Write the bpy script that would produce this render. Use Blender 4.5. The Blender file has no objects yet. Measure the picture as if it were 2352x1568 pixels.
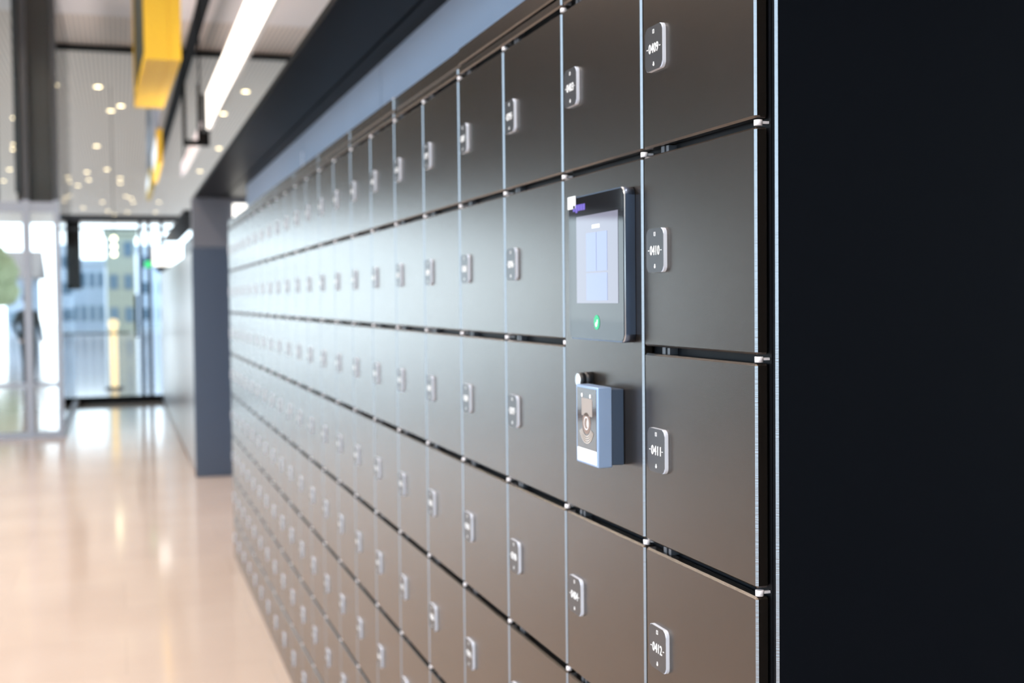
import bpy, bmesh, math, random
from mathutils import Vector, Matrix
random.seed(4)
S = bpy.context.scene
COL = S.collection
HC = 1.587                      # eye height of the photographer above the floor

# ---------------------------------------------------------------- camera
F_PX, YAW, PITCH, ROLL = 2793.65, 0.31209, -0.03538, -0.0105
fw = Vector((math.sin(YAW)*math.cos(PITCH), math.cos(YAW)*math.cos(PITCH), math.sin(PITCH)))
rt = Vector((math.cos(YAW), -math.sin(YAW), 0))
up = rt.cross(fw)
rt, up = rt*math.cos(ROLL) + up*math.sin(ROLL), -rt*math.sin(ROLL) + up*math.cos(ROLL)
cd = bpy.data.cameras.new('camera'); cam = bpy.data.objects.new('camera', cd); COL.objects.link(cam)
m = Matrix((rt, up, -fw)).transposed().to_4x4(); m.translation = (0, 0, HC); cam.matrix_world = m
cd.sensor_width = 36; cd.lens = 36*F_PX/2352; cd.clip_start = .05; cd.clip_end = 400
cd.dof.use_dof = True; cd.dof.focus_distance = 1.36; cd.dof.aperture_fstop = 4.9
S.camera = cam

# ---------------------------------------------------------------- world, exposure
SKY = 3.9
w = bpy.data.worlds.new('sky'); S.world = w; w.use_nodes = True
nt = w.node_tree; bg = nt.nodes['Background']
tc = nt.nodes.new('ShaderNodeTexCoord'); sx = nt.nodes.new('ShaderNodeSeparateXYZ'); cr = nt.nodes.new('ShaderNodeValToRGB')
nt.links.new(tc.outputs['Generated'], sx.inputs[0]); nt.links.new(sx.outputs['Z'], cr.inputs[0]); nt.links.new(cr.outputs[0], bg.inputs[0])
cr.color_ramp.elements[0].position = 0.0; cr.color_ramp.elements[0].color = (.88, .95, 1, 1)
cr.color_ramp.elements[1].position = .5; cr.color_ramp.elements[1].color = (.50, .74, 1, 1)
bg.inputs[1].default_value = SKY
S.view_settings.view_transform = 'Standard'; S.view_settings.look = 'None'
S.view_settings.gamma = 1; S.view_settings.use_curve_mapping = False; S.view_settings.exposure = 0.06
S.cycles.use_denoising = True
S.cycles.max_bounces = 8; S.cycles.transparent_max_bounces = 24
S.cycles.sample_clamp_indirect = 6; S.cycles.caustics_reflective = False; S.cycles.caustics_refractive = False

CEIL = 5.6
def lamp(x, y, z, power, size=.5, col=(1, .86, .73)):
    l = bpy.data.lights.new('downlight_lamp', 'AREA'); l.shape = 'DISK'; l.size = size; l.energy = power; l.color = col; l.spread = math.radians(150)
    o = bpy.data.objects.new('downlight_lamp', l); o.location = (x, y, z); COL.objects.link(o); return o
LAMPS = [(x, y) for y in (-4, 0, 4, 8, 12, 16) for x in (-4.2, -1.3)]
for x, y in LAMPS: lamp(x, y, CEIL-.03, 93)
def ceiling_fill(x, y, z, ln, power):
    l = bpy.data.lights.new('ceiling_fill_light', 'AREA'); l.shape = 'RECTANGLE'; l.size = .12; l.size_y = ln; l.energy = power; l.color = (1, .90, .88); l.spread = math.radians(110)
    o = bpy.data.objects.new('ceiling_fill_light', l); o.location = (x, y, z); o.rotation_euler = (math.pi, 0, 0); COL.objects.link(o)
ceiling_fill(2.0, 6.5, 2.60, 9, 190); ceiling_fill(.78, 16.4, 2.60, 6, 40)      # fill lights added above the canopies, out of view, to brighten the ceiling

# ---------------------------------------------------------------- materials
def mat(name, col=(.5, .5, .5), rough=.5, metal=0., spec=.5, emit=None, estr=0., bump=0., bscale=400., var=0., vscale=3., coat=0.):
    k = bpy.data.materials.new(name); k.use_nodes = True; n = k.node_tree.nodes; L = k.node_tree.links; b = n['Principled BSDF']
    b.inputs['Base Color'].default_value = (*col, 1); b.inputs['Roughness'].default_value = rough; b.inputs['Metallic'].default_value = metal
    b.inputs['Specular IOR Level'].default_value = spec; b.inputs['Coat Weight'].default_value = coat; b.inputs['Coat Roughness'].default_value = rough
    if emit: b.inputs['Emission Color'].default_value = (*emit, 1); b.inputs['Emission Strength'].default_value = estr
    co = n.new('ShaderNodeTexCoord')
    if bump:
        t = n.new('ShaderNodeTexNoise'); t.inputs['Scale'].default_value = bscale; t.inputs['Detail'].default_value = 2
        bp = n.new('ShaderNodeBump'); bp.inputs['Strength'].default_value = bump; bp.inputs['Distance'].default_value = .001
        L.new(co.outputs['Object'], t.inputs[0]); L.new(t.outputs[0], bp.inputs['Height']); L.new(bp.outputs[0], b.inputs['Normal'])
    if var:
        t = n.new('ShaderNodeTexNoise'); t.inputs['Scale'].default_value = vscale; t.inputs['Detail'].default_value = 4
        mx = n.new('ShaderNodeMix'); mx.data_type = 'RGBA'
        mx.inputs[6].default_value = (*[c*(1-var) for c in col], 1); mx.inputs[7].default_value = (*[min(1, c*(1+var)) for c in col], 1)
        L.new(co.outputs['Object'], t.inputs[0]); L.new(t.outputs[0], mx.inputs[0]); L.new(mx.outputs[2], b.inputs['Base Color'])
    return k
def glow(name, col, s): return mat(name, [c*.25 for c in col], .4, spec=.3, emit=col, estr=s)

M = {}
M['door'] = mat('powder coated bronze metal', (.070, .057, .048), .25, .85, coat=.30, bump=.10, bscale=1400, var=.05, vscale=8)
M['carcass'] = mat('black carcass metal', (.008, .009, .012), .5, 0, spec=.12)
M['endpanel'] = mat('satin black panel', (.003, .0038, .0058), .45, 0, spec=.02, bump=.06, bscale=1200)
M['plate'] = mat('grey number plate', (.095, .097, .105), .34, .75)
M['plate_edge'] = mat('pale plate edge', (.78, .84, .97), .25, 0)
M['chamfer'] = mat('machined metal edge', (.27, .285, .31), .30, 1)
M['white'] = mat('white print', (.92, .95, .98), .4, emit=None)
M['housing'] = mat('dark blue anodised housing', (.10, .13, .19), .3, .9)
M['housing_edge'] = mat('polished housing edge', (.42, .45, .48), .28, .9)
M['pivot'] = mat('white nylon pivot', (.90, .89, .95), .3)
M['latch'] = mat('grey zinc latch', (.10, .11, .13), .4, .3)
M['steel'] = mat('brushed steel', (.82, .83, .85), .25, 1)
M['blackglass'] = mat('black glass', (.010, .011, .014), .04, 0, spec=.3)
M['dark'] = mat('black anodised metal', (.010, .012, .016), .35, 0)
M['beam'] = mat('black painted steel', (.010, .010, .011), .7, spec=.05)
M['bluewall'] = mat('blue grey wall panel', (.29, .36, .49), .55, var=.04)
M['soffit'] = mat('glossy black soffit', (.006, .007, .009), .42, 0, spec=.05)
M['frame'] = mat('pale blue grey aluminium', (.36, .40, .48), .35, .3)
M['framedark'] = mat('dark window frame', (.06, .065, .075), .4, .2)
M['yellow'] = mat('signal yellow paint', (.92, .58, .03), .4)
M['screen_dark'] = mat('dark sign face', (.045, .055, .05), .5, spec=.15)
M['screen_white'] = glow('lit white sign face', (.85, .9, 1), 1.2)
M['downlight'] = glow('downlight glow', (1, .75, .43), 10)
M['trimwhite'] = mat('white trim', (.7, .68, .65), .4)
M['lightbox'] = glow('lit lightbox face', (1, .93, .84), 3.0)
M['lightbox2'] = glow('pink lit lightbox face', (1, .84, .84), .9)
M['window_lit'] = glow('lit window', (1, .97, .9), 2.4)
M['brown'] = mat('brown spandrel', (.075, .055, .045), .35)
M['greytop'] = mat('grey return panel', (.16, .17, .20), .4)
M['pillar'] = mat('blue black end panel', (.080, .105, .150), .32, .3, spec=.5)
M['farlocker'] = mat('grey metal', (.46, .45, .46), .28, .7)

k = M['chamfer'].node_tree; n_ = k.nodes        # fine milling marks across the bare metal edge
co_ = n_.new('ShaderNodeTexCoord'); mp_ = n_.new('ShaderNodeMapping'); mp_.inputs['Scale'].default_value = (80, 80, 600)
t_ = n_.new('ShaderNodeTexNoise'); t_.inputs['Scale'].default_value = 1; t_.inputs['Detail'].default_value = 1
bp_ = n_.new('ShaderNodeBump'); bp_.inputs['Strength'].default_value = .35; bp_.inputs['Distance'].default_value = .001
for a_, b_ in ((co_.outputs['Object'], mp_.inputs[0]), (mp_.outputs[0], t_.inputs[0]), (t_.outputs[0], bp_.inputs['Height']), (bp_.outputs[0], n_['Principled BSDF'].inputs['Normal'])): k.links.new(a_, b_)

def floor_mat():
    k = bpy.data.materials.new('polished beige tile'); k.use_nodes = True; n = k.node_tree.nodes; L = k.node_tree.links; b = n['Principled BSDF']
    co = n.new('ShaderNodeTexCoord'); br = n.new('ShaderNodeTexBrick'); L.new(co.outputs['Object'], br.inputs[0])
    br.inputs['Color1'].default_value = (.65, .53, .45, 1); br.inputs['Color2'].default_value = (.62, .505, .43, 1); br.inputs['Mortar'].default_value = (.57, .47, .40, 1)
    br.inputs['Scale'].default_value = 1; br.inputs['Mortar Size'].default_value = .003; br.inputs['Brick Width'].default_value = 1.2; br.inputs['Row Height'].default_value = .6
    ns = n.new('ShaderNodeTexNoise'); ns.inputs['Scale'].default_value = 1.3; L.new(co.outputs['Object'], ns.inputs[0])
    mx = n.new('ShaderNodeMix'); mx.data_type = 'RGBA'; mx.blend_type = 'SOFT_LIGHT'; mx.inputs[0].default_value = .25
    L.new(br.outputs[0], mx.inputs[6]); L.new(ns.outputs[0], mx.inputs[7]); L.new(mx.outputs[2], b.inputs['Base Color'])
    b.inputs['Roughness'].default_value = .10; b.inputs['Specular IOR Level'].default_value = .5
    return k
M['floor'] = floor_mat()

def slat_mat():
    k = bpy.data.materials.new('slatted ceiling'); k.use_nodes = True; n = k.node_tree.nodes; L = k.node_tree.links; b = n['Principled BSDF']
    co = n.new('ShaderNodeTexCoord'); wv = n.new('ShaderNodeTexWave'); wv.wave_type = 'BANDS'; wv.bands_direction = 'X'; wv.inputs['Scale'].default_value = 4.4
    L.new(co.outputs['Object'], wv.inputs[0]); cr = n.new('ShaderNodeValToRGB'); L.new(wv.outputs[1], cr.inputs[0])
    cr.color_ramp.elements[0].position = .1; cr.color_ramp.elements[0].color = (.46, .385, .335, 1)
    cr.color_ramp.elements[1].position = .4; cr.color_ramp.elements[1].color = (.86, .71, .61, 1)
    L.new(cr.outputs[0], b.inputs['Base Color']); b.inputs['Roughness'].default_value = .5
    return k
M['slats'] = slat_mat()
M['plaster'] = mat('pale pink plaster', (.86, .77, .74), .45)

def glass_mat(name, tint, f):
    k = bpy.data.materials.new(name); k.use_nodes = True; n = k.node_tree.nodes; L = k.node_tree.links; n.remove(n['Principled BSDF'])
    t = n.new('ShaderNodeBsdfTransparent'); t.inputs[0].default_value = (*tint, 1)
    g = n.new('ShaderNodeBsdfGlossy'); g.inputs['Roughness'].default_value = .02
    fr = n.new('ShaderNodeFresnel'); fr.inputs[0].default_value = f
    mx = n.new('ShaderNodeMixShader'); L.new(fr.outputs[0], mx.inputs[0]); L.new(t.outputs[0], mx.inputs[1]); L.new(g.outputs[0], mx.inputs[2])
    L.new(mx.outputs[0], n['Material Output'].inputs[0]); return k
M['glass'] = glass_mat('clear glass', (.93, .97, .98), 1.22)

# ---------------------------------------------------------------- helpers
def box(bm, x0, x1, y0, y1, z0, z1, mi=0):
    vs = [bm.verts.new((x, y, z)) for x in (x0, x1) for y in (y0, y1) for z in (z0, z1)]
    fs = []
    for q in ((0, 1, 3, 2), (4, 6, 7, 5), (0, 4, 5, 1), (2, 3, 7, 6), (0, 2, 6, 4), (1, 5, 7, 3)):
        f = bm.faces.new([vs[i] for i in q]); f.material_index = mi; fs.append(f)
    return fs
def bevbox(bm, x0, x1, y0, y1, z0, z1, r, seg=3, mi=0):
    t = bmesh.new(); box(t, x0, x1, y0, y1, z0, z1, mi)
    bmesh.ops.bevel(t, geom=list(t.edges), offset=r, segments=seg, affect='EDGES', profile=.5)
    big = sorted((f.calc_area() for f in t.faces), reverse=True)[5]
    for f in t.faces: f.smooth = seg > 1 and f.calc_area() < big*.999; f.material_index = mi
    me = bpy.data.meshes.new('t'); t.to_mesh(me); t.free(); bm.from_mesh(me); bpy.data.meshes.remove(me)
def cyl(bm, p, axis, r, h, n=24, r2=None, mi=0):
    q = Vector((0, 0, 1)).rotation_difference(Vector(axis).normalized()).to_matrix().to_4x4(); q.translation = Vector(p)+Vector(axis).normalized()*h/2
    g = bmesh.ops.create_cone(bm, cap_ends=True, segments=n, radius1=r, radius2=r if r2 is None else r2, depth=h, matrix=q)
    for f in {f for v in g['verts'] for f in v.link_faces}: f.material_index = mi; f.smooth = len(f.verts) == 4
def sphere(bm, p, r, sc=(1, 1, 1), n=16):
    g = bmesh.ops.create_uvsphere(bm, u_segments=n, v_segments=n//2, radius=r, matrix=Matrix.Translation(p) @ Matrix.Diagonal((*sc, 1)))
    for f in {f for v in g['verts'] for f in v.link_faces}: f.smooth = True
def prism(bm, pts, x0, x1, edge_mi=0, face_mi=0):
    """outline in the wall's (y, z), extruded from x0 (front) to x1 (back)"""
    a = [bm.verts.new((x0, y, z)) for y, z in pts]; b = [bm.verts.new((x1, y, z)) for y, z in pts]
    f = bm.faces.new(a); f.material_index = face_mi; g = bm.faces.new(b[::-1]); g.material_index = edge_mi
    for i in range(len(a)):
        j = (i+1) % len(a); s = bm.faces.new((a[j], a[i], b[i], b[j])); s.material_index = edge_mi
def rrect(y0, y1, z0, z1, r, n=5):
    P = []
    for cy, cz, a in ((y1-r, z1-r, 0), (y0+r, z1-r, 90), (y0+r, z0+r, 180), (y1-r, z0+r, 270)):
        for i in range(n+1):
            t = math.radians(a+90*i/n); P.append((cy+r*math.cos(t), cz+r*math.sin(t)))
    return P
def mesh(name, bm, mats):
    bmesh.ops.recalc_face_normals(bm, faces=list(bm.faces))
    me = bpy.data.meshes.new(name); bm.to_mesh(me); bm.free()
    for k in (mats if isinstance(mats, (list, tuple)) else [mats]): me.materials.append(M[k])
    return me
def link(name, me, parent=None, loc=(0, 0, 0)):
    o = bpy.data.objects.new(name, me); COL.objects.link(o); o.location = loc
    if parent: o.parent = parent
    return o
def obj(name, bm, mats, parent=None, loc=(0, 0, 0)): return link(name, mesh(name, bm, mats), parent, loc)
def tag(o, label, cat, group=None, kind=None):
    o['label'] = label; o['category'] = cat
    if group: o['group'] = group
    if kind: o['kind'] = kind
    return o
def thing(name, label, cat, loc=(0, 0, 0), group=None): return tag(link(name, None, None, loc), label, cat, group)
def struct(name, bm, mats, label=None):
    o = obj(name, bm, mats); o['kind'] = 'structure'
    if label: o['label'] = label
    return o
def sbox(name, mats, *b, label=None):
    bm = bmesh.new(); box(bm, *b); return struct(name, bm, mats, label)
def onz(x, y, Z):               # where the photograph's line of sight meets a height
    d = fw + rt*((x-1176)/F_PX) - up*((y-784)/F_PX); return d*((Z-HC)/d.z)
def ony(x, y, Y):
    d = fw + rt*((x-1176)/F_PX) - up*((y-784)/F_PX); p = d*(Y/d.y); p.z += HC; return p
ORD = ['nearest', 'second', 'third', 'fourth', 'fifth', 'sixth', 'seventh', 'eighth', 'ninth', 'tenth', 'eleventh', 'twelfth', 'thirteenth', 'fourteenth', 'fifteenth',
       'sixteenth', 'seventeenth', 'eighteenth', 'nineteenth', 'twentieth', 'twenty-first', 'twenty-second', 'twenty-third', 'twenty-fourth', 'twenty-fifth', 'twenty-sixth',
       'twenty-seventh', 'twenty-eighth', 'twenty-ninth', 'thirtieth', 'thirty-first', 'thirty-second', 'thirty-third', 'thirty-fourth', 'thirty-fifth']

# ---------------------------------------------------------------- the setting
FACE = .65
YG = 20.3                       # the glass wall across the hall
YB = 15.4                       # front of the glass vestibule on the left
sbox('floor', 'floor', -30, 30, -14, 95, -.2, 0, label='polished beige tile floor')
sbox('ceiling', 'plaster', -5.7, 9, -14, 18.1, CEIL, CEIL+.2, label='plain pale ceiling')
sbox('ceiling_slats', 'slats', -9, 9, 18.1, 66, CEIL+.01, CEIL+.2, label='slatted beige ceiling')
sbox('wall_right', 'bluewall', 1.16, 1.4, 1.2, 11.30, 0, 2.52)
sbox('wall_back', 'plaster', -5.7, 9, -14.2, -14, 4.0, CEIL)
sbox('window_added_rear', 'glass', -5.7, 9, -14.1, -14.09, 0, 4.0)  # unseen glazing added behind the camera to let in more sky light
sbox('wall_far_right', 'plaster', 8.8, 9, 3, YG, 0, CEIL)
sbox('wall_far_right_upper', 'plaster', 8.8, 9, -14, 3, 4, CEIL)
sbox('window_added_right', 'glass', 8.9, 8.91, -14, 3, 0, 4)  # out-of-view glazing added so more daylight reaches the camera-facing edges
# blue grey wall panels over the lockers, with their joints
J1, J2 = 4.75, 6.89
for a, b in ((1.2, J1-.005), (J1+.005, J2-.006), (J2+.006, 10.05)):
    sbox('wall_over_lockers', 'bluewall', 1.0, 1.16, a, b, 1.9, 2.52)
sbox('trim_wall_joint', 'pivot', .994, 1.03, J2-.008, J2+.006, 1.9, 2.42)
sbox('trim_wall_joint', 'carcass', 1.012, 1.03, J1-.005, J1+.005, 1.9, 2.52)
# glossy black canopy soffit
bm = bmesh.new(); box(bm, .665, .915, -3, 11.45, 2.52, 2.55); box(bm, .915, .925, -3, 11.45, 2.535, 2.55); box(bm, .925, 2.4, -3, 11.45, 2.52, 2.55)
struct('trim_1', bm, 'soffit', 'glossy black canopy soffit above the lockers')
bm = bmesh.new(); box(bm, .665, .90, 13.2, 19.6, 2.52, 2.55)
struct('trim_2', bm, 'soffit', 'dark soffit over the far lockers')
# left facade: glazing with pale mullions, opaque band above
XL = -5.5
sbox('wall_left', 'brown', XL-.15, XL, 7, YB, 3.0, CEIL)
sbox('wall_left_upper', 'brown', XL-.15, XL, -14, 7, 5.0, CEIL)
for i in range(15):
    y = -13 + i*2.0
    if y < YB: sbox('trim_left_mullion', 'framedark', XL-.1, XL+.02, y-.035, y+.035, 0, 3.0 if y > 7 else 5.0)
bm = bmesh.new(); box(bm, XL-.06, XL-.045, 7, YB, .0, 3.0); box(bm, XL-.06, XL-.045, -14, 6.99, .0, 5.0); struct('window_1', bm, 'glass')
# black beam under the ceiling
sbox('trim_3', 'beam', 1.07, 1.21, 2, 40, CEIL-.12, CEIL, label='long black beam under the ceiling')
# glass wall across the hall
sbox('trim_4', 'beam', -.86, 8.8, YG-.10, YG+.05, CEIL-.07, CEIL, label='black head beam of the glass wall')
sbox('trim_5', 'framedark', -.86, 8.8, YG-.05, YG+.05, 2.87, 2.97)
sbox('trim_6', 'framedark', -.86, 8.8, YG-.03, YG+.03, 2.73, 2.77)
sbox('trim_7', 'beam', -.86, 8.8, YG-.06, YG+.06, 0, .10, label='black threshold of the glass wall')
for x in (-.80, .345, .47, .67, 1.9, 3.4, 5.0, 6.6): sbox('trim_mullion', 'framedark', x-.03, x+.03, YG-.05, YG+.05, .1, CEIL-.07 if x < 0 else 2.88)
sbox('window_2', 'glass', -.80, 8.8, YG-.006, YG+.006, .1, CEIL-.07)
# glass vestibule, front and side
P0, P1 = ony(64, 500, YB).x, ony(133, 500, YB).x
for x, wd in ((P1, .045), (P0, .06), (-3.2, .05), (-4.4, .05)): sbox('trim_vestibule_mullion', 'frame', x-wd, x+wd*.4, YB-.07, YB+.05, 0, 2.8); sbox('trim_vestibule_mullion', 'framedark', x-wd*.8, x+wd*.4, YB-.07, YB+.05, 2.8, CEIL)
zt = lambda y: ony(60, y, YB).z
for z0, z1 in ((zt(487), zt(464)), (zt(890), zt(880)), (0.0, .07)): sbox('trim_vestibule_transom', 'frame', XL, P1, YB-.05, YB+.04, z0, z1)
sbox('window_3', 'glass', XL, P1, YB-.006, YB+.006, .07, CEIL)
sbox('window_4', 'glass', P1-.012, P1, YB+.05, YG-.05, .07, CEIL)
sbox('trim_vestibule_sill', 'frame', P1-.05, P1+.03, YB, YG, 0, .07)
a, b = ony(37, 300, YB+.4).x, ony(119, 300, YB+.4).x
sbox('wall_vestibule_spandrel', 'brown', a, b, YB+.35, YB+.6, 2.72, CEIL)
sbox('wall_vestibule_spandrel', 'brown', XL, ony(-8, 300, YB+.4).x, YB+.35, YB+.6, 2.72, CEIL)  # out-of-view extension, added to dim the upper reflections on the lockers
sbox('trim_vestibule_post', 'framedark', ony(33, 300, YB+.2).x, ony(43, 300, YB+.2).x, YB+.1, YB+.3, 2.9, CEIL)

# ---------------------------------------------------------------- lockers
PW, PH, Y0, Z0 = .296712, .253526, 1.15898, HC+.4390
def edge_slot(bm):               # the vertical chamfers are bare machined metal
    bmesh.ops.recalc_face_normals(bm, faces=list(bm.faces)); bm.normal_update()
    for f in bm.faces:
        if .3 < abs(f.normal.y) < .9 and f.normal.x < -.3 and abs(f.normal.z) < .2: f.material_index = 1
bm = bmesh.new(); bevbox(bm, 0, .016, .003, PW-.003, -PH+.0048, -.0048, .0025, 1); edge_slot(bm); DOOR = mesh('door', bm, ['door', 'chamfer'])
bm = bmesh.new(); prism(bm, rrect(PW-.0730, PW-.0217, -PH/2-.0277, -PH/2+.0277, .008), -.005, 0, 1, 0)
bmesh.ops.bevel(bm, geom=[e for e in bm.edges if abs(e.verts[0].co.x+.005) < 1e-6 and abs(e.verts[1].co.x+.005) < 1e-6], offset=.0008, segments=2, affect='EDGES')
for f in bm.faces: f.material_index = 0 if f.normal.x < -.95 and f.calc_area() > 1e-4 or f.calc_area() > 1e-3 else 1
PLATE = mesh('number_plate', bm, ['plate', 'plate_edge'])
bm = bmesh.new(); cyl(bm, (.0052, .0058, -.0036), (0, 0, 1), .0046, .0062, 18); box(bm, .003, .0175, .004, .0080, -.0014, .0014); PIVOT = mesh('hinge_pivot', bm, 'pivot')
bm = bmesh.new(); box(bm, .007, .0185, .245, .254, -.0046, .0040); box(bm, .007, .0185, .232, .239, -.0046, .0036); LATCH = mesh('latch_pin', bm, 'latch')

def text_bm(s, width, height):
    c = bpy.data.curves.new('t', 'FONT'); c.body = s; c.size = 1; c.extrude = .01; c.offset = .006; c.resolution_u = 2
    o = bpy.data.objects.new('t', c); COL.objects.link(o)
    me = o.evaluated_get(bpy.context.evaluated_depsgraph_get()).to_mesh()
    bm = bmesh.new(); bm.from_mesh(me); o.to_mesh_clear(); bpy.data.objects.remove(o); bpy.data.curves.remove(c)
    xs = [v.co.x for v in bm.verts]; ys = [v.co.y for v in bm.verts]; x0, x1, y0, y1 = min(xs), max(xs), min(ys), max(ys)
    for v in bm.verts:          # text right = -Y on the wall, text up = Z, face towards -X
        a = ((v.co.x-x0)/(x1-x0)-.5)*width; b = ((v.co.y-y0)/(y1-y0)-.5)*height; d = v.co.z
        v.co = (-d*.02-.0002, -a, b)
    return bm
def lettering(num):
    bm = text_bm('%04d' % num, .0285, .0120)
    for sgn in (-1, 1): box(bm, -.0004, 0, sgn*.0185-.0016, sgn*.0185+.0016, -.0005, .0005)
    for a, b in ((-.0022, .0205), (.0014, .0205)): box(bm, -.0004, 0, a, a+.0008, b-.0022, b+.0022)
    for b in (.0225, .0181): box(bm, -.0004, 0, -.0022, .0022, b, b+.0006)
    cyl(bm, (0, 0, -.0205), (-1, 0, 0), .0021, .0004, 8); box(bm, -.0004, 0, -.0010, .0010, -.0196, -.0172)
    return mesh('number_lettering', bm, 'white')

UNITS = 11
def build_unit(u):
    y = Y0 + 2*PW*u
    if u == 0: lab = 'dark bronze locker unit beside the black end panel, holding the touchscreen and card reader'
    elif u == UNITS-1: lab = 'last dark bronze locker unit at the far end of the row'
    else: lab = '%s dark bronze locker unit along the row from the black end panel' % ORD[u]
    t = thing('locker_unit', lab, 'lockers', (FACE, y, Z0), 'locker units in the long row')
    bm = bmesh.new(); box(bm, .018, .50, .001, 2*PW-.001, -Z0+.012, .0545); box(bm, .03, .50, .001, 2*PW-.001, -Z0, -Z0+.012)
    obj('carcass', bm, 'carcass', t)
    bm = bmesh.new(); bevbox(bm, 0, .0178, .003, 2*PW-.003, .0045, .0195, .0025, 1); edge_slot(bm); obj('top_rail', bm, ['door', 'chamfer'], t)
    bm = bmesh.new(); bevbox(bm, .004 if u == 2 else 0, .0178, .003, 2*PW-.003, .0232, .056, .0025, 1); edge_slot(bm); obj('header_panel', bm, ['door', 'chamfer'], t)
    for c in (0, 1):
        k = 2*u+c; first = 409 if k == 0 else 395-8*(k-2)
        n = 403 if k == 1 else first
        for r in range(8):
            if k == 1 and r in (1, 2): continue
            d = link('door', DOOR, t, (0, c*PW, -r*PH))
            link('number_plate', PLATE, d)
            link('number_lettering', lettering(n), d, (-.005, PW-.0475, -PH/2)); n += 1
            link('hinge_pivot', PIVOT, d); link('latch_pin', LATCH, d)
    return t
units = [build_unit(u) for u in range(UNITS)]
# the tall control door in the second column, two doors high, with its key lock
bm = bmesh.new(); bevbox(bm, 0, .016, .003, PW-.003, -3*PH+.0048, -PH-.0048, .0025, 1)
edge_slot(bm); cdoor = obj('control_door', bm, ['door', 'chamfer'], units[0], (0, PW, 0)); cdoor['label'] = 'tall control door without a number plate'
link('hinge_pivot', PIVOT, cdoor, (0, 0, -PH))
ly, lz = 1.677*.98-Y0-PW, .019+HC-.119-Z0-.019
bm = bmesh.new(); cyl(bm, (0, ly, lz), (-1, 0, 0), .0115, .011, 28); cyl(bm, (-.011, ly, lz), (-1, 0, 0), .0105, .008, 28); obj('lock_barrel', bm, 'dark', cdoor)
bm = bmesh.new(); cyl(bm, (-.019, ly, lz), (-1, 0, 0), .0098, .0014, 28); box(bm, -.0208, -.0200, ly-.0008, ly+.0008, lz-.005, lz+.005); obj('lock_face', bm, 'steel', cdoor)

# black end panel closing the row
t = thing('end_panel', 'tall black panel closing the near end of the locker row', 'panel', (FACE, 1.117, 0))
bm = bmesh.new(); bevbox(bm, -.001, .508, 0, .0095, 0, Z0+.056, .0025, 1); edge_slot(bm); obj('side_panel', bm, ['endpanel', 'chamfer'], t)
bm = bmesh.new(); box(bm, .019, .05, .0095, Y0-1.117, 0, Z0+.056); obj('filler_strip', bm, 'carcass', t)

# touchscreen
SX = .634
t = thing('touchscreen', 'black glass touchscreen with green button on the tall control door', 'screen', (SX, 0, HC))
def onx(x, y, X=SX):
    d = fw + rt*((x-1176)/F_PX) - up*((y-784)/F_PX); p = d*(X/d.x); return p.y, p.z
ya, za = onx(1306, 456); yb, _ = onx(1433, 425); _, zb = onx(1432, 787)
bm = bmesh.new(); prism(bm, rrect(yb, ya, zb, za, .011), .0, .0155)
bmesh.ops.bevel(bm, geom=[e for e in bm.edges if max(abs(v.co.x) for v in e.verts) < 1e-6], offset=.0016, segments=3, affect='EDGES')
for f in bm.faces:
    f.smooth = f.calc_area() < 1e-3
bm.normal_update()
for f in bm.faces:
    if all(v.co.x < .0017 for v in f.verts) and f.calc_area() < 1e-3: f.material_index = 1
obj('housing', bm, ['housing', 'housing_edge'], t)
bm = bmesh.new(); prism(bm, rrect(yb+.002, ya-.002, zb+.002, za-.002, .0095), -.0006, .001); obj('glass_front', bm, 'blackglass', t)
y1, z1 = onx(1325, 499); y0, _ = onx(1420, 479); _, z0 = onx(1420, 696)
M['display'] = glow('lavender display', (.46, .46, .60), .55); M['tile'] = glow('blue display tile', (.40, .50, .92), .62)
M['green'] = glow('green button glow', (.03, .62, .28), .75); M['purple'] = mat('purple print', (.10, .06, .42), .4); M['sticker'] = mat('white sticker', (.9, .92, .95), .4)
for k in ('display', 'tile'):
    b = M[k].node_tree.nodes['Principled BSDF']; b.inputs['Base Color'].default_value = (.02, .02, .03, 1); b.inputs['Roughness'].default_value = .04
bm = bmesh.new(); box(bm, -.0010, -.0006, y0, y1, z0, z1); obj('display', bm, 'display', t)
bm = bmesh.new(); ta, zA = onx(1348, 536); tb, zB = onx(1397, 694); mid = (ta+tb)/2
box(bm, -.0013, -.0010, mid+.001, ta, z0+.045, zA); box(bm, -.0013, -.0010, tb, mid-.001, z0+.045, zA); box(bm, -.0013, -.0010, tb, ta, z0+.004, z0+.042)
obj('display_tile', bm, 'tile', t)
bm = bmesh.new(); q0 = onx(1370, 519); box(bm, -.0013, -.0010, q0[0]-.014, q0[0]+.014, q0[1]-.0025, q0[1]+.0025); obj('display_heading', bm, 'white', t)
gy, gz = onx(1372, 740)
bm = bmesh.new(); cyl(bm, (-.0006, gy, gz), (-1, 0, 0), .0102, .0006, 32); obj('green_button', bm, 'green', t)
bm = bmesh.new(); cyl(bm, (-.0012, gy+.001, gz-.003), (-1, 0, 0), .0034, .0003, 16); box(bm, -.0015, -.0012, gy-.004, gy-.0015, gz-.002, gz+.004); obj('button_symbol', bm, 'white', t)
sy, sz = onx(1306, 456); sy2, sz2 = onx(1323, 474)
bm = bmesh.new(); box(bm, -.0011, -.0006, sy2, sy+.001, sz2-.003, sz+.0015); obj('sticker', bm, 'sticker', t)
bm = bmesh.new(); la, lA = onx(1317, 480); lb, lB = onx(1345, 474)
n = 5
for i in range(n):
    yy = la+(lb-la)*(i+.5)/n; hh = .0045 if i != 1 else .0070
    bevbox(bm, -.0011, -.0006, yy-.0042, yy+.0042, lB-hh, lB+.0045, .0002, 1)
obj('purple_logo', bm, 'purple', t)

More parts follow.
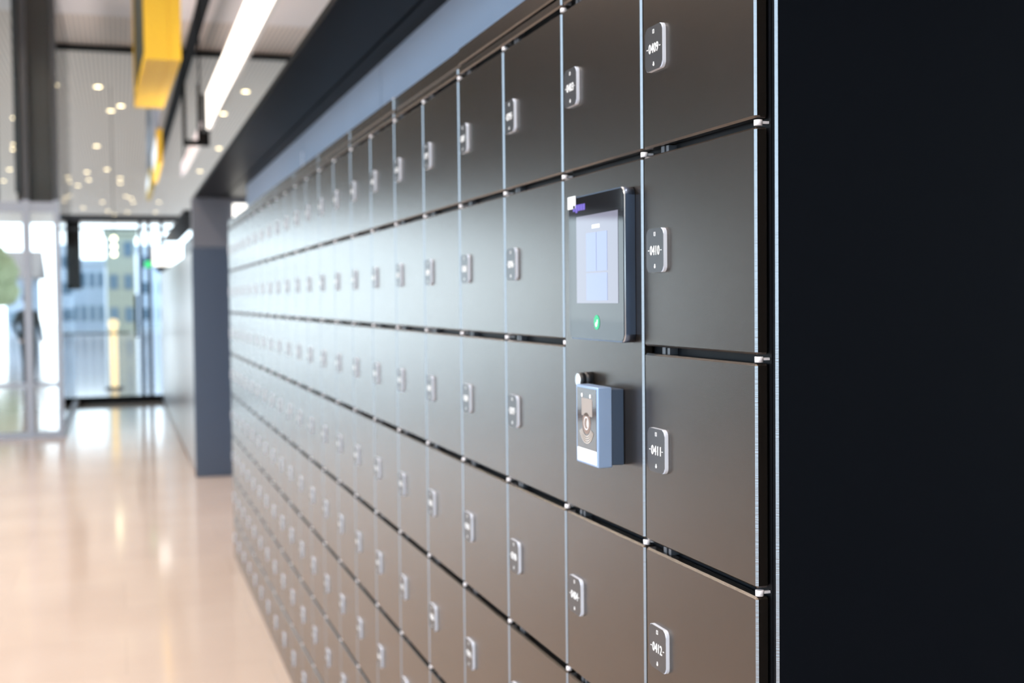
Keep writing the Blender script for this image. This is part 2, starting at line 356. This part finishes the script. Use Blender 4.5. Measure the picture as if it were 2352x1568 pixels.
# card reader
CXF = .611
yn = 1.5205
t = thing('card_reader', 'blue grey card reader with contactless symbol below the touchscreen', 'card reader', (CXF, 0, HC))
yf, ztop = onx(1323, 882, CXF); _, zbot = onx(1375, 1076, CXF); _, zt1 = onx(1374, 890, CXF)
ztop = (ztop+zt1)/2
M['reader'] = mat('pale blue metal', (.30, .43, .66), .38, .3); M['reader_face'] = mat('brown black glass', (.05, .035, .03), .06, 0, spec=.7)
M['reader_disc'] = mat('brown print', (.20, .12, .09), .3); M['reader_print'] = mat('pale reader print', (.62, .55, .50), .4); M['reader_base'] = mat('dark blue mount', (.04, .065, .11), .45)
M['reader_disp'] = glow('reader display', (.70, .60, .55), .35); M['reader_green'] = mat('pale green label', (.62, .72, .55), .5)
bm = bmesh.new(); bevbox(bm, 0, .021, yn, yf, zbot, ztop, .0016, 2); obj('bezel', bm, 'reader', t)
bm = bmesh.new(); bevbox(bm, .021, FACE-CXF-.0003, yn+.001, yf-.004, zbot+.003, ztop-.003, .001, 1); obj('wall_mount', bm, 'reader_base', t)
W = yf-yn; HH = ztop-zbot
def fr(a0, a1, b0, b1, x=-.0004, x1=.0002): return (x, x1, yf-W*a1, yf-W*a0, ztop-HH*b1, ztop-HH*b0)
bm = bmesh.new(); box(bm, *fr(.06, .94, .03, .80)); obj('face', bm, 'reader_face', t)
bm = bmesh.new(); box(bm, *fr(.06, .94, .80, .97)); obj('label_strip', bm, 'sticker', t)
bm = bmesh.new(); box(bm, *fr(.18, .72, .84, .91, -.0007, -.0004)); obj('green_strip', bm, 'reader_green', t)
bm = bmesh.new(); box(bm, *fr(.28, .76, .16, .38, -.0007, -.0004)); obj('reader_display', bm, 'reader_disp', t)
bm = bmesh.new()
for a in (.30, .68): cyl(bm, (-.0004, yf-W*a, ztop-HH*.125), (-1, 0, 0), .0028, .0005, 12)
obj('indicator_light', bm, 'white', t)
cy_, cz_ = yf-W*.5, ztop-HH*.475
def arc(bm, r0, r1, a0, a1, n=16, x=-.0009):
    for i in range(n):
        p = [(r, math.radians(a0+(a1-a0)*(i+j)/n)) for r, j in ((r0, 0), (r1, 0), (r1, 1), (r0, 1))]
        bm.faces.new([bm.verts.new((x, cy_+r*math.cos(q), cz_+r*math.sin(q))) for r, q in p])
bm = bmesh.new(); cyl(bm, (-.0004, cy_, cz_), (-1, 0, 0), .0150, .0003, 32); obj('symbol_disc', bm, 'reader_disc', t)
bm = bmesh.new(); arc(bm, .0078, .0092, 0, 360, 28)
for r in (.0015, .0035, .0054): arc(bm, r, r+.0013, 120, 240, 10)
obj('contactless_symbol', bm, 'white', t)
bm = bmesh.new()
for r in (.0175, .0205, .0235, .0265): arc(bm, r, r+.0014, 205, 335, 18)
obj('wave_print', bm, 'reader_print', t)

# far lockers: second row beyond the opening
t = thing('locker_bank', 'distant grey bank of lockers beyond the opening, behind the dark end panel', 'lockers', (FACE, 11.3, 0))
bm = bmesh.new(); bevbox(bm, 0, .34, .03, 8.95, .02, 2.05, .004, 2); box(bm, .03, .34, .03, 8.95, 0, .02); obj('body', bm, 'farlocker', t)
for i in range(5):
    bm = bmesh.new(); bevbox(bm, -.012, 0, .05+i*1.78, .05+i*1.78+1.77, .03, 2.045, .004, 2); obj('door', bm, 'farlocker', t)
bm = bmesh.new(); bevbox(bm, -.02, .345, 0, .03, 0, 2.075, .004, 2); obj('end_panel', bm, 'pillar', t)
sbox('wall_over_opening', 'greytop', .64, 1.6, 11.31, 11.45, 2.076, 2.52)
sbox('window_5', 'window_lit', 1.0, 1.30, 11.29, 11.308, 2.10, 2.47)
sbox('wall_beyond_opening', 'greytop', 1.0, 1.16, 11.46, YG, 2.06, 2.52)

# ---------------------------------------------------------------- signs and lights overhead
def lightbox(name, label, y0, y1, z0, z1, x, mk, hang):
    t = thing(name, label, 'lightbox', (x, y0, z0))
    bm = bmesh.new(); box(bm, .012, .045, 0, y1-y0, .004, z1-z0); obj('casing', bm, 'trimwhite', t)
    bm = bmesh.new(); box(bm, 0, .012, .01, y1-y0-.01, .01, z1-z0-.01); obj('lit_face', bm, mk, t)
    for q in hang:
        bm = bmesh.new(); cyl(bm, (.028, q, z1-z0), (0, 0, 1), .012, CEIL-z1, 8); obj('hanger', bm, 'beam', t)
    return t
t = lightbox('lightbox', 'long glowing white lightbox hung above the lockers', 1.0, 14.1, HC+1.92, HC+2.335, .98, 'lightbox', (1.5, 8.0))
bm = bmesh.new()
for q in ((.730, .757), (.882, .908)): box(bm, q[0]-.98, q[1]-.98, 13.12, 13.22, -.15, .52)
box(bm, -.25, .03, 13.1, 13.2, -.17, -.11); box(bm, -.07, .03, 13.12, 13.2, -.11, .02); obj('end_frame', bm, 'beam', t)
bm = bmesh.new(); box(bm, -.06, .045, 13.1, 13.13, -.02, .40); obj('end_cap', bm, 'dark', t)
lightbox('lightbox', 'dim pinkish lightbox hung behind the long glowing one', 15.2, 20.0, HC+1.97, HC+2.18, .98, 'lightbox2', (.5, 4.5))

def sign(name, label, yf_, xl, xr, zb_, zt_, length, dx, side_mat, hangs=(.2, .8)):
    t = thing(name, label, 'sign', (0, 0, 0)); n = 2
    def slab(x0, x1, y0, y1, z0, z1):
        b = bmesh.new(); box(b, x0, x1, y0, y1, z0, z1)
        for v in b.verts: v.co.x += dx*(v.co.y-yf_)/length
        return b
    b = slab(xl, xl+(xr-xl)*.645, yf_, yf_+length, zb_, zt_); b2 = slab(xl+(xr-xl)*.67, xr, yf_, yf_+length, zb_, zt_); b3 = slab(xl+.01, xr-.01, yf_+.01, yf_+length-.01, zb_+.006, zt_-.01)
    for q in (b2, b3):
        mq = bpy.data.meshes.new('t'); q.to_mesh(mq); b.from_mesh(mq); bpy.data.meshes.remove(mq)
    obj('casing', b, 'yellow', t)
    obj('screen', slab(xl-.012, xl, yf_+.05*length, yf_+length*.70, zb_+.09, zt_-.09), side_mat, t)
    for h in hangs:
        b = bmesh.new(); yy = yf_+length*h; cyl(b, ((xl+xr)/2+dx*h, yy, zt_), (0, 0, 1), .025, CEIL-zt_, 10); obj('hanger', b, 'frame', t)
    return t
yS = 11.5
a, b = ony(333, 135, yS), ony(417, 135, yS)
k = ony(308, 245, yS*1.25)
sign('hanging_sign', 'large yellow box sign with dark side screen hanging from the ceiling', yS, a.x, b.x, a.z, 5.2, yS*.25, k.x-a.x, 'screen_dark')
a, b = ony(361, 372, 16.4), ony(374, 372, 16.4); k = ony(349, 372, 19.3)
sign('hanging_sign', 'narrow yellow sign with lit white side, hanging right behind the large yellow sign', 16.4, a.x, b.x, a.z, ony(365, 295, 16.4).z, 2.9, k.x-a.x, 'screen_white')
a, b = ony(344, 430, 23), ony(355, 430, 23); k = ony(336, 430, 26)
sign('hanging_sign', 'small distant yellow sign hanging beyond the glass wall', 23, a.x, b.x, a.z, ony(350, 385, 23).z, 3, k.x-a.x, 'screen_white')

# downlights seen in the photograph
DL = [(133,196),(225,199),(277.5,243),(254.6,254),(564,210),(513,261),(502.5,340.5),(459,393),(222,335),(245.7,389),(199.5,395),(150,303),(34,271),(33,331),(31,343),(22,389),(101,388),
      (276,409),(276,420),(204,413),(179,426),(289.5,451),(301,455),(306,464),(235,464),(191,477),(248,484),(262,492),(293,487),(260,504),(285,505),(184,504),(365,464),(357,487),(8,415)]
pts = sorted([onz(x, y, CEIL) for x, y in DL], key=lambda p: p.y)
bm = bmesh.new(); cyl(bm, (0, 0, -.012), (0, 0, 1), .085, .022, 20); RIM = mesh('rim', bm, 'trimwhite')
bm = bmesh.new(); cyl(bm, (0, 0, -.016), (0, 0, 1), .066, .006, 20); LENS = mesh('lens', bm, 'downlight')
for i, p in enumerate(pts):
    left = p.x < -1.2
    t = thing('downlight', '%s small round glowing downlight in the slatted ceiling, counted away from the lockers' % ORD[i], 'downlight', (p.x, p.y, CEIL+.01), 'downlights in the slatted ceiling')
    link('rim', RIM, t); link('lens', LENS, t)

# ---------------------------------------------------------------- at and beyond the glass wall
t = thing('shop_sign', 'bright lit box sign above the far end of the distant lockers', 'sign', (0, 0, 0))
a, b = ony(350, 612, 19.2), ony(397, 566, 19.2)
bm = bmesh.new(); box(bm, a.x, b.x, 19.2, 19.5, a.z, b.z); obj('casing', bm, 'framedark', t)
bm = bmesh.new(); box(bm, a.x+.01, b.x-.01, 19.185, 19.2, a.z+.01, b.z-.01); obj('lit_face', bm, 'window_lit', t)
bm = bmesh.new(); box(bm, a.x+.05, b.x-.02, 19.3, 19.4, 2.0505, a.z); obj('stand', bm, 'framedark', t)
M['exit'] = glow('green sign glow', (.05, .75, .2), 1.5)
a = ony(340, 607, 20.1)
t = thing('exit_sign', 'tiny green glowing sign beside the bright lit box sign', 'sign', (a.x, 20.1, a.z))
bm = bmesh.new(); box(bm, -.05, .05, -.02, .02, -.05, .05); obj('casing', bm, 'framedark', t)
bm = bmesh.new(); box(bm, -.045, .045, -.026, -.02, -.045, .045); obj('lit_face', bm, 'exit', t)
bm = bmesh.new(); box(bm, -.01, .01, .02, .16, -.01, .01); obj('bracket', bm, 'framedark', t)
a = ony(314, 775, YG-.12); b = ony(314, 676, YG-.12)
t = thing('door_pull', 'long black pull handle on the distant glass wall', 'handle', (a.x, YG-.12, a.z))
bm = bmesh.new(); cyl(bm, (0, 0, 0), (0, 0, 1), .025, b.z-a.z, 14); obj('grip', bm, 'beam', t)
for h in (.12, b.z-a.z-.12):
    bm = bmesh.new(); cyl(bm, (0, 0, h), (0, 1, 0), .012, .114, 10); obj('bracket', bm, 'beam', t)
a, b = ony(158, 767, YG-.08), ony(300, 767, YG-.08)
t = thing('push_bar', 'dark horizontal bar across the distant glass wall', 'bar', (a.x, YG-.08, a.z))
bm = bmesh.new(); cyl(bm, (0, 0, 0), (1, 0, 0), .016, b.x-a.x, 12); obj('rail', bm, 'framedark', t)
for h in (.05, b.x-a.x-.05):
    bm = bmesh.new(); cyl(bm, (h, 0, 0), (0, 1, 0), .01, .075, 8); obj('bracket', bm, 'framedark', t)
M['lamp'] = glow('warm lamp glow', (1, .72, .38), 1.5); M['globe'] = glow('globe glow', (1, .88, .55), 6); M['bannerdark'] = mat('dark panel', (.022, .018, .016), .5, spec=.2)
a = onz(264, 893, 0)
t = thing('bollard_lamp', 'glowing warm bollard lamp standing beyond the glass wall', 'lamp', (a.x, a.y, 0))
bm = bmesh.new(); cyl(bm, (0, 0, 0), (0, 0, 1), .17, .04, 24); obj('base', bm, 'framedark', t)
bm = bmesh.new(); cyl(bm, (0, 0, .04), (0, 0, 1), .062, 1.12, 20); sphere(bm, (0, 0, 1.2), .09); obj('lit_tube', bm, 'lamp', t)
a, b = ony(155, 665, 20.42), ony(184, 520, 20.42)
t = thing('banner', 'dark hanging panel on the distant glass wall, left of the bollard lamp', 'banner', (0, 0, 0))
bm = bmesh.new(); box(bm, a.x, b.x, 20.40, 20.44, a.z, 2.88); obj('panel', bm, 'bannerdark', t)
for q in (.2, .8):
    bm = bmesh.new(); box(bm, a.x+(b.x-a.x)*q-.015, a.x+(b.x-a.x)*q+.015, YG+.051, 20.40, 2.84, 2.90); obj('bracket', bm, 'beam', t)
t = thing('pendant_lamp', 'three glowing globes strung on one cord beyond the glass wall', 'lamp', (0, 0, 0))
p0 = ony(262, 583, 24); bm = bmesh.new(); cyl(bm, (p0.x, 24, p0.z), (0, 0, 1), .006, CEIL+.01-p0.z, 8); obj('cord', bm, 'beam', t)
for yy in (548, 566, 583):
    p = ony(262, yy, 24); bm = bmesh.new(); sphere(bm, (p0.x, 24, p.z), .052); obj('globe', bm, 'globe', t)

# outside
M['stone'] = mat('blue grey building', (.42, .47, .56), .6, var=.1, vscale=.5); M['pane'] = mat('building glass', (.10, .16, .22), .1)
M['palestone'] = mat('pale grey stone', (.55, .60, .68), .6, var=.1, vscale=.5); M['olive'] = mat('olive stone', (.33, .34, .27), .7, var=.15); M['leaf'] = mat('pale green leaves', (.42, .52, .30), .7, var=.3, vscale=2); M['bark'] = mat('bark', (.10, .08, .06), .8)
M['roof'] = mat('brown roof', (.22, .13, .09), .7)
def building(label, x0, x1, y, depth, h, wall, nx, nz, roof=None):
    t = thing('building', label, 'building', (0, 0, 0))
    bm = bmesh.new(); box(bm, x0, x1, y, y+depth, 0, h); obj('wall', bm, wall, t)
    for i in range(nx):
        for j in range(nz):
            wx = (x1-x0)/nx; hz = h/nz; bm = bmesh.new(); box(bm, x0+wx*(i+.2), x0+wx*(i+.8), y-.03, y+.02, hz*(j+.3), hz*(j+.75)); obj('window', bm, 'pane', t)
    bm = bmesh.new()
    if roof:
        vs = [bm.verts.new(v) for v in ((x0-.4, y-.4, h), (x1+.4, y-.4, h), (x1+.4, y+depth+.4, h), (x0-.4, y+depth+.4, h), (x0-.4, y+depth/2, h+1.6), (x1+.4, y+depth/2, h+1.6))]
        for q in ((0, 1, 2, 3), (0, 1, 5, 4), (2, 3, 4, 5), (0, 4, 3), (1, 2, 5)): bm.faces.new([vs[i] for i in q])
    else: box(bm, x0-.15, x1+.15, y-.15, y+depth+.15, h, h+.3)
    obj('roof', bm, roof or wall, t)
building('low blue grey building seen through the glass wall, left of the bollard lamp', -2.6, -.75, 74, 8, 3.8, 'stone', 4, 2)
building('narrow olive building behind the bollard lamp, seen through the glass wall', -.62, .9, 69, 4.5, 5.3, 'olive', 2, 3)
building('small brown-roofed house seen through the left glass vestibule', -5.9, -4.5, 72, 6, 3.0, 'stone', 2, 2, 'roof')
building('pale grey building between the olive building and the bright lit box sign', 1.15, 3.3, 80, 6, 4.9, 'palestone', 2, 3)
def tree(label, x, y, h):
    t = thing('tree', label, 'tree', (x, y, 0)); rnd = random.Random(int(x*10))
    bm = bmesh.new(); cyl(bm, (0, 0, 0), (0, 0, 1), .16, h*.6, 10, .08); obj('trunk', bm, 'bark', t)
    bm = bmesh.new()
    for i in range(16):
        a = rnd.random()*6.28; r = rnd.random()*h*.22; s = h*(.10+.08*rnd.random())
        bmesh.ops.create_icosphere(bm, subdivisions=2, radius=s, matrix=Matrix.Translation((r*math.cos(a), r*math.sin(a), h*(.5+.42*rnd.random()))))
    for v in bm.verts: v.co += Vector((rnd.uniform(-1, 1), rnd.uniform(-1, 1), rnd.uniform(-1, 1)))*h*.02
    obj('crown', bm, 'leaf', t)
tree('pale green tree seen through the left edge of the glass vestibule', -4.4, 45, 3.7)

# person beyond the vestibule
t = thing('person', 'person in dark clothes standing beyond the glass vestibule, half hidden by a mullion', 'person', (0, 0, 0))
base = onz(68, 886, 0); t.location = (base.x, base.y, 0); t.rotation_euler = (0, 0, math.radians(35))
J = {'pel': (0, 0, .92, .135), 'sp': (0, .01, 1.10, .135), 'ch': (0, .01, 1.32, .155), 'nk': (0, 0, 1.47, .055), 'hd0': (0, -.015, 1.56, .080), 'hd1': (0, -.01, 1.655, .085), 'hd2': (0, -.01, 1.70, .055)}
E_ = [('pel', 'sp'), ('sp', 'ch'), ('ch', 'nk'), ('nk', 'hd0'), ('hd0', 'hd1'), ('hd1', 'hd2')]
for s, n in ((-1, 'L'), (1, 'R')):
    J.update({n+'sh': (.18*s, .01, 1.40, .062), n+'el': (.27*s, .04, 1.14, .047), n+'wr': (.23*s, -.10, .92, .034), n+'ha': (.225*s, -.14, .84, .036),
              n+'hip': (.09*s, 0, .86, .095), n+'kn': (.11*s, -.02+.03*s, .48, .062), n+'an': (.12*s, .02+.05*s, .09, .042), n+'to': (.13*s, -.14+.05*s, .035, .035)})
    E_ += [('ch', n+'sh'), (n+'sh', n+'el'), (n+'el', n+'wr'), (n+'wr', n+'ha'), ('pel', n+'hip'), (n+'hip', n+'kn'), (n+'kn', n+'an'), (n+'an', n+'to')]
names = list(J); me = bpy.data.meshes.new('body'); me.from_pydata([J[n][:3] for n in names], [(names.index(a), names.index(b)) for a, b in E_], [])
o = link('body', me, t); o.modifiers.new('s', 'SKIN'); sv = me.skin_vertices[0].data
for i, n in enumerate(names): sv[i].radius = (J[n][3], J[n][3]); sv[i].use_root = n == 'pel'
o.modifiers.new('u', 'SUBSURF').levels = 2
ev = o.evaluated_get(bpy.context.evaluated_depsgraph_get()); me2 = bpy.data.meshes.new_from_object(ev); o.modifiers.clear(); o.data = me2
M['skin'] = mat('skin', (.50, .32, .24), .5); M['cloth'] = mat('dark cloth', (.010, .012, .015), .9, spec=.1); M['trouser'] = mat('dark trousers', (.014, .016, .02), .9, spec=.1)
me2.materials.clear()
for k in ('skin', 'cloth', 'trouser'): me2.materials.append(M[k])
for f in me2.polygons:
    c = f.center; f.use_smooth = True
    f.material_index = 0 if c.z > 1.47 or (abs(c.x) > .18 and c.z < .90 and c.z > .7) else (1 if c.z > .88 else 2)
bm = bmesh.new(); sphere(bm, (0, .012, 1.675), .108, (.95, 1.0, .95)); 
bmesh.ops.delete(bm, geom=[v for v in bm.verts if v.co.z < 1.62 or (v.co.y < -.05 and v.co.z < 1.70)], context='VERTS'); obj('hair', bm, 'trouser', t)
